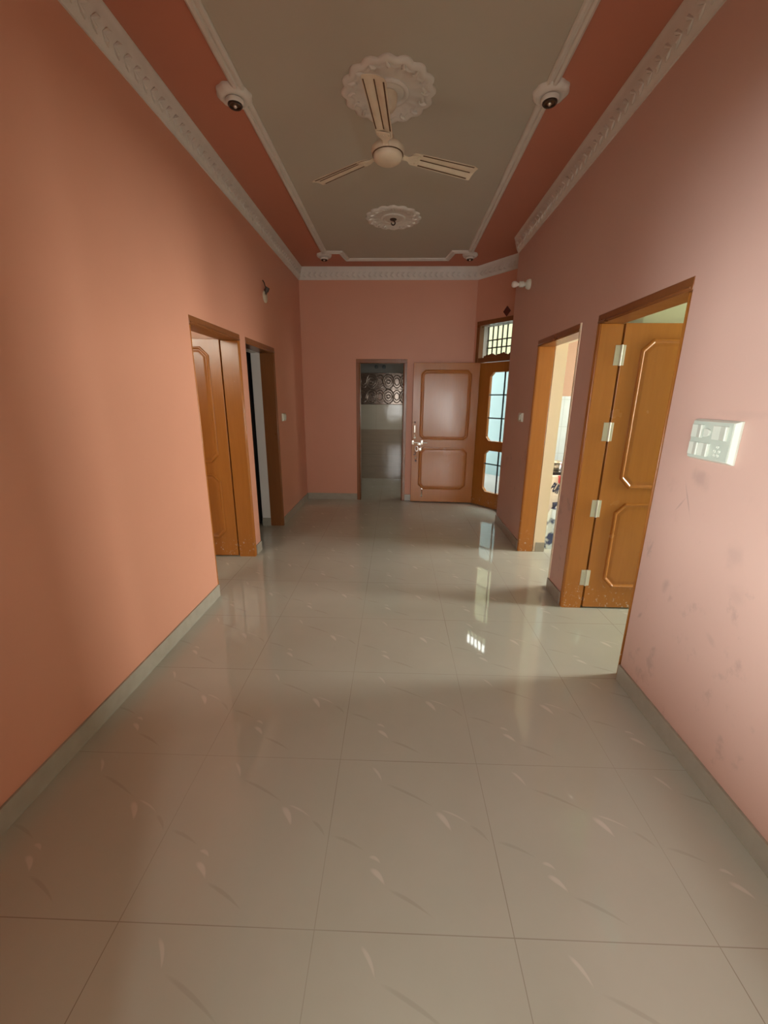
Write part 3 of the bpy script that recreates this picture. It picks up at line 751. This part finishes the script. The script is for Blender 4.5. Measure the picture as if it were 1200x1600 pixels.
# ------------------------------------------------------------------ wall things
# large switchboard (right wall, local frame: u along -y (towards the camera), v up, w out of the wall)
def on_right(y, z): return Matrix.Translation((XR, y, z)) @ Matrix(((0, 0, -1, 0), (-1, 0, 0, 0), (0, 1, 0, 0), (0, 0, 0, 1)))
def on_left(y, z): return Matrix.Translation((XL, y, z)) @ Matrix(((0, 0, 1, 0), (1, 0, 0, 0), (0, 1, 0, 0), (0, 0, 0, 1)))
sw = empty('switchboard'); sw.matrix_world = on_right(1.711, 1.392)
tag(sw, 'large white switchboard with four switches, dimmer and socket beside the nearest right door', 'switchboard')
W2, H2 = 0.120, 0.083
def raised(u0, u1, v0, v1, h0, h1, bev):
    m = MB(); R = [(u0, v0), (u1, v0), (u1, v1), (u0, v1)]
    m.loops([[Vector((p.x, p.y, h)) for p in inset(R, d)] for d, h in ((0, h0), (0, h0 + (h1 - h0) * .35), (bev, h1))])
    return m
raised(-W2, W2, -H2, H2, 0, 0.026, 0.008).build('back_box', M['switch'], sw, bevel=0.002)
MB().box(-W2 + 0.010, W2 - 0.014, -H2 + 0.010, H2 - 0.010, 0.0255, 0.0275, 0.0008).build('face_plate', M['switch_plate'], sw)
def rocker(u0, u1, v0, v1, split=False):
    m = MB()
    um = u0 + (u1 - u0) * (0.45 if split else 0.5)
    P = [(u0, 0.0265), (u0, 0.0335), (um, 0.0315), (u1 - 0.004, 0.0385), (u1, 0.0370), (u1, 0.0265)]
    m.prism([(p[0], p[1]) for p in P], v0, v1, 'y')
    return m.build('rocker_switch', M['switch'], sw, bevel=0.0012)
rocker(-0.105, -0.044, 0.009, 0.061); rocker(0.014, 0.088, 0.007, 0.061)
rocker(-0.105, -0.050, -0.063, -0.011, True); rocker(-0.049, 0.009, -0.063, -0.011, True)
m = MB().prism([(-0.030 + 0.0, 0.014), (-0.014, 0.014), (-0.002, 0.020), (0.002, 0.031), (-0.002, 0.042), (-0.014, 0.048), (-0.030, 0.048)], 0.0265, 0.037)
m.build('dimmer_knob', M['switch'], sw, bevel=0.002)
for k, (u, v) in enumerate(((0.052, -0.020), (0.040, -0.036), (0.064, -0.036), (0.044, -0.052), (0.061, -0.052))):
    s_ = MB().lathe([(0.0065, 0.0270), (0.0065, 0.0292), (0.0052, 0.0300), (0.0042, 0.0292), (0.0042, 0.0285), (0, 0.0285)], 16, Matrix.Translation((u, v, 0)))
    s_.build('socket_pin', M['switch'], sw, smooth=40)
# small single switches
def small_switch(mw, w, h, label):
    s = empty('wall_switch'); s.matrix_world = mw
    tag(s, label, 'switch')
    m = MB(); R = [(-w, -h), (w, -h), (w, h), (-w, h)]
    m.loops([[Vector((p.x, p.y, z)) for p in inset(R, d)] for d, z in ((0, 0), (0, 0.012), (0.006, 0.022))])
    m.build('back_box', M['switch'], s, bevel=0.002)
    MB().prism([(-w * .5, 0.021), (-w * .5, 0.030), (0, 0.026), (w * .5, 0.032), (w * .5, 0.021)], -h * .55, h * .55, 'y').build('rocker', M['switch'], s, bevel=0.001)
small_switch(on_right(4.435, 1.365), 0.060, 0.045, 'small white switch on the right wall between kitchen doorway and recess')
small_switch(on_left(5.06, 1.310), 0.060, 0.045, 'small white switch on the left wall beyond the farther doorway')
# lamp holder on the right wall with a bare bulb pointing into the room
lh = empty('lamp_holder'); lh.matrix_world = on_right(4.60, 2.66)
tag(lh, 'white wall lamp holder with bare bulb high on the right wall', 'lamp holder')
MB().lathe([(0, 0), (0.048, 0), (0.048, 0.012), (0.040, 0.034), (0.026, 0.042), (0, 0.042)], 24).build('mounting_base', M['switch'], lh, smooth=45)
MB().lathe([(0.0, 0.040), (0.019, 0.040), (0.019, 0.058), (0.028, 0.064), (0.028, 0.104), (0.022, 0.110), (0, 0.110)], 20).build('socket', M['switch'], lh, smooth=40)
MB().lathe([(0.013, 0.106), (0.016, 0.120), (0.028, 0.138), (0.031, 0.154), (0.027, 0.172), (0.014, 0.182), (0, 0.184)], 24).build('bulb', M['clear_bulb'], lh, smooth=60)
lh2 = empty('lamp_holder'); lh2.matrix_world = on_left(4.60, 2.57)
tag(lh2, 'dark empty angled lamp holder high on the left wall above the doorways', 'lamp holder')
MB().lathe([(0, 0), (0.058, 0), (0.058, 0.010), (0.050, 0.018), (0, 0.020)], 28, Matrix.Translation((0.02, -0.02, 0))).build('mounting_base', M['fan'], lh2, smooth=45)
A = Matrix.Translation((0.0, 0.0, 0.012)) @ Matrix.Rotation(math.radians(-62), 4, 'X')
MB().lathe([(0, 0), (0.017, 0), (0.017, 0.025), (0.023, 0.030), (0.023, 0.070), (0.018, 0.070), (0.018, 0.04), (0, 0.04)], 20, A).build('socket', M['dark_metal'], lh2, smooth=40)
MB().tube([(-0.012, 0.02, 0.016), (-0.020, 0.055, 0.03), (-0.018, 0.10, 0.018), (-0.02, 0.125, 0.004)], 0.005, 8).build('lead_wire', M['dark_metal'], lh2, smooth=60)

# black curtain inside the farther left doorway
m = MB(); rows = []
n = 60
for zi in range(14):
    z = 0.03 + (2.16 - 0.03) * zi / 13
    a, b = [], []
    for k in range(n + 1):
        y = 3.97 + (4.88 - 3.97) * k / n
        x = -1.732 + 0.022 * math.sin(k * 0.75) + 0.008 * math.sin(k * 1.9 + z * 1.4)
        yy = y + (0.020 * math.sin(z * 7.0) * (1 if z < 1.25 else 0.25) if k > n * .8 else 0)
        a.append(Vector((x - 0.002, yy, z))); b.append(Vector((x + 0.002, yy, z)))
    rows.append(a + b[::-1])
m.loops(rows)
cur = m.build('door_curtain', M['black_cloth'], smooth=60)
tag(cur, 'black curtain hanging inside the farther left doorway', 'curtain')
rod = MB().tube([(-1.732, 3.93, 2.17), (-1.732, 4.95, 2.17)], 0.011, 12)
rod.tube([(-1.732, 3.95, 2.17), (XL - 0.252, 3.95, 2.17)], 0.007, 8); rod.tube([(-1.732, 4.92, 2.17), (XL - 0.252, 4.92, 2.17)], 0.007, 8)
tag(rod.build('curtain_rod', M['dark_metal'], smooth=50), 'dark rod carrying the black curtain inside the farther left doorway', 'curtain rod')

# ------------------------------------------------------------------ kitchen
ky = YE - 0.19
struct(MB().box(XR + 0.262, 4.1, ky - 0.008, ky, 0.80, 1.585).build('trim_12', M['kitchen_tile']), 'white tile splashback above the black kitchen counter', 'wall tiles')
kc = empty('kitchen_counter', (2.6, 4.65, 0)); tag(kc, 'black stone kitchen counter seen through the kitchen doorway', 'counter')
MB().box(-1.05, 1.48, -0.20, 0.295, 0.735, 0.785, 0.004).build('worktop', M['granite'], kc)
for x in (0.0, 1.2): MB().box(x, x + 0.08, -0.14, 0.29, 0, 0.736).build('support_wall', M['kitchen_tile'], kc)
# steel pot with dark red lid
pt = empty('steel_pot', (1.772, 4.60, 0.785)); tag(pt, 'small shiny steel pot on the black kitchen counter', 'pot')
MB().lathe([(0, 0), (0.040, 0), (0.048, 0.008), (0.051, 0.040), (0.051, 0.082), (0.054, 0.085), (0.052, 0.089), (0.046, 0.087), (0.045, 0.02), (0, 0.015)], 32).build('pot_body', M['steel'], pt, smooth=45)
MB().lathe([(0.053, 0.089), (0.050, 0.096), (0.028, 0.110), (0.0, 0.114)], 32).build('pot_lid', M['steel'], pt, smooth=45)
jr = empty('jar', (1.866, 4.60, 0.785)); tag(jr, 'dark red jar beside the steel pot on the kitchen counter', 'jar')
MB().lathe([(0, 0), (0.030, 0), (0.033, 0.006), (0.033, 0.080), (0.025, 0.095), (0, 0.095)], 24).build('jar_body', M['red'], jr, smooth=45)
MB().lathe([(0.027, 0.094), (0.028, 0.118), (0.024, 0.121), (0, 0.121)], 24).build('jar_lid', M['maroon'], jr, smooth=45)

def sack_mesh(w, dpt, h, seed, lumps=0.03, tie=True):
    m = MB(); rings = []
    N, R = 40, 26
    for i in range(R + 1):
        t = i / R; z = h * t
        prof = (0.80 + 0.20 * min(1, t / 0.12)) if t < 0.12 else 1.0
        if t > 0.72: prof = 1.0 - 0.55 * ((t - 0.72) / 0.28) ** 1.3 if tie else 1.0 - 0.20 * ((t - 0.72) / 0.28)
        ring = []
        for k in range(N):
            a = 2 * PI * k / N; ca, sa = math.cos(a), math.sin(a)
            e = 0.72
            x = w * prof * math.copysign(abs(ca) ** e, ca); y = dpt * prof * math.copysign(abs(sa) ** e, sa)
            nz = noise.noise(Vector((ca * 1.7 + seed, sa * 1.7, z * 5.0))) * lumps + noise.noise(Vector((ca * 5 + seed, sa * 5, z * 14.0))) * lumps * .35
            ring.append(Vector((x * (1 + nz / w), y * (1 + nz / w), z)))
        rings.append(ring)
    m.loops(rings); return m
sk = empty('flour_sack', (1.740, 4.350, 0)); tag(sk, 'white printed sack with navy letters standing on the kitchen floor', 'sack')
body = sack_mesh(0.158, 0.080, 0.76, 3.1, 0.010, False).build('sack_body', M['sack'], sk, smooth=60)
MB().box(-0.055, 0.11, -0.088, -0.02, 0.690, 0.775, 0.02).build('red_fold', M['red'], sk)
# lettering laid on the sack's front
fc = bpy.data.curves.new('letters', 'FONT'); fc.body = 'PUR'; fc.size = 0.125; fc.extrude = 0.0; fc.offset = 0.006
fo = bpy.data.objects.new('letters', fc); C.objects.link(fo)
bpy.context.view_layer.update()
me = bpy.data.meshes.new_from_object(fo.evaluated_get(bpy.context.evaluated_depsgraph_get()))
C.objects.unlink(fo); bpy.data.objects.remove(fo)
bmx = bmesh.new(); bmx.from_mesh(me)
bmesh.ops.triangulate(bmx, faces=bmx.faces)
bmesh.ops.subdivide_edges(bmx, edges=bmx.edges, cuts=2, use_grid_fill=True)
bv = BVHTree.FromPolygons([v.co.copy() for v in body.data.vertices], [tuple(p.vertices) for p in body.data.polygons])
tilt = Matrix.Rotation(math.radians(-24), 4, 'Y')
for v in bmx.verts:
    p = tilt.inverted() @ Vector((v.co.x * 0.36, 0, v.co.y))
    x, z = p.x - 0.130, p.z + 0.622
    hit = bv.ray_cast(Vector((x, -1, z)), Vector((0, 1, 0)))[0]
    v.co = Vector((x, (hit.y if hit else -0.07) - 0.004, z))
bmx.to_mesh(me); bmx.free(); me.name = 'printed_lettering'
me.materials.append(M['ink']) if not me.materials else me.materials.__setitem__(0, M['ink'])
lo = bpy.data.objects.new('printed_lettering', me); C.objects.link(lo); lo.parent = sk
pb = empty('plastic_bag', (1.640, 4.200, 0)); tag(pb, 'crumpled clear blue plastic bag on the kitchen floor before the sack', 'bag')
sack_mesh(0.072, 0.045, 0.44, 8.7, 0.018).build('bag_body', M['film'], pb, smooth=60)
kn = MB().tube([(0, 0, 0.43), (0.004, 0.008, 0.455), (0.0, 0.0, 0.485), (0.06, 0.0, 0.51)], [0.03, 0.016, 0.028, 0.006], 10)
kn.build('bag_knot', M['ink'], pb, smooth=60)

# ------------------------------------------------------------------ outdoors beyond the entrance door
gp = [(1.25, 6.23), (CH0.x + CHD.x * CHL + 0.22, YE), (8, YE), (8, 12), (1.25, 12)]
struct(MB().prism(gp, -0.15, -0.02).build('ground', M['concrete']), 'grey concrete ground outside the entrance door', 'ground')
om = Matrix.Translation(CH0 + CHN * 2.3) @ Matrix.Rotation(-CHA, 4, 'Z')
o = MB().box(-2.5, 4.0, 0, 0.2, -0.1, 2.16).build('wall_outside_low', M['cyan_wall']); o.matrix_world = om
struct(o, 'pale cyan boundary wall seen through the entrance door panes', 'wall')
om2 = Matrix.Translation(CH0 + CHN * 4.2) @ Matrix.Rotation(-CHA, 4, 'Z')
o = MB().box(-4, 6.0, 0, 0.2, -0.1, 5.6).build('wall_outside_high', M['lemon_wall']); o.matrix_world = om2
struct(o, 'pale lemon building wall seen through the transom grille', 'wall')
st = empty('outside_step', (0, 0, 0)); st.matrix_world = Matrix.Translation(CH0 + CHN * 1.6) @ Matrix.Rotation(-CHA, 4, 'Z')
tag(st, 'grey steps with white nosings outside the entrance door', 'steps')
MB().box(-0.30, 0.9, 0, 0.65, 0.0, 0.36).build('lower_step', M['concrete'], st)
MB().box(-0.32, 0.92, -0.03, 0.66, 0.36, 0.42, 0.004).build('lower_nosing', M['white'], st)
MB().box(-0.30, 0.9, 0.30, 0.65, 0.42, 0.66).build('upper_step', M['concrete'], st)
MB().box(-0.32, 0.92, 0.27, 0.66, 0.66, 0.72, 0.004).build('upper_nosing', M['white'], st)

# ------------------------------------------------------------------ light
w = bpy.data.worlds.new('World'); scene.world = w; w.use_nodes = True
bg = w.node_tree.nodes['Background']; bg.inputs[0].default_value = (1.0, 0.98, 0.94, 1); bg.inputs[1].default_value = 11.0
def area(name, loc, direction, sx, sy, power, col):
    l = bpy.data.lights.new(name, 'AREA'); l.shape = 'RECTANGLE'; l.size = sx; l.size_y = sy; l.energy = power; l.color = col
    o = bpy.data.objects.new(name, l); C.objects.link(o); o.location = loc
    o.rotation_euler = Vector(direction).to_track_quat('-Z', 'Y').to_euler()
    return o
area('window_daylight_side_room', (4.58, 2.55, 1.6), (-1, 0, 0), 0.50, 1.4, 135, (1.0, 1.0, 0.88))
area('window_daylight_kitchen', (4.08, 3.95, 1.6), (-1, 0, -0.05), 1.1, 1.2, 125, (1.0, 0.96, 0.88))
area('window_daylight_bedroom', (-3.0, 0.67, 2.42), (0, 1, -0.1), 1.0, 0.64, 32, (1.0, 0.97, 0.82))
area('window_daylight_bathroom', (1.08, 7.15, 1.65), (-1, 0, 0), 0.4, 0.7, 8, (1.0, 0.92, 0.76))
area('window_daylight_left', (-4.28, -1.0, 1.2), (1, 0, 0.0), 1.4, 0.9, 560, (0.87, 0.99, 1.00))
area('window_daylight_entry_wide', (-1.1, -3.43, 1.45), (0, 1, 0.0), 3.2, 1.5, 3, (0.94, 0.97, 1.0))
area('window_daylight_entry_narrow', (1.02, -3.43, 1.1), (0, 1, 0.0), 0.35, 1.2, 74, (0.97, 1.0, 0.96))

# ------------------------------------------------------------------ camera
R = ((0.9992321657, 0.0381545575, 0.008905545), (0.0188839063, -0.2698465796, -0.9627181423), (-0.0343289539, 0.9621471058, -0.2703598892))
cd = bpy.data.cameras.new('camera'); cam = bpy.data.objects.new('camera', cd); C.objects.link(cam)
mm = Matrix.Identity(4)
for i in range(3):
    mm[i][0] = R[0][i]; mm[i][1] = -R[1][i]; mm[i][2] = -R[2][i]
mm.translation = Vector((0, 0, 1.54764))
cam.matrix_world = mm
cd.sensor_fit = 'VERTICAL'; cd.sensor_height = 36; cd.lens = 634.5686 / 1600 * 36; cd.clip_start = 0.02
scene.camera = cam
vs = scene.view_settings
vs.view_transform = 'Standard'; vs.look = 'None'; vs.gamma = 1.0; vs.use_curve_mapping = False; vs.exposure = -0.06
scene.cycles.use_denoising = True
scene.cycles.max_bounces = 10; scene.cycles.diffuse_bounces = 6; scene.cycles.transparent_max_bounces = 12
scene.cycles.sample_clamp_indirect = 6.0
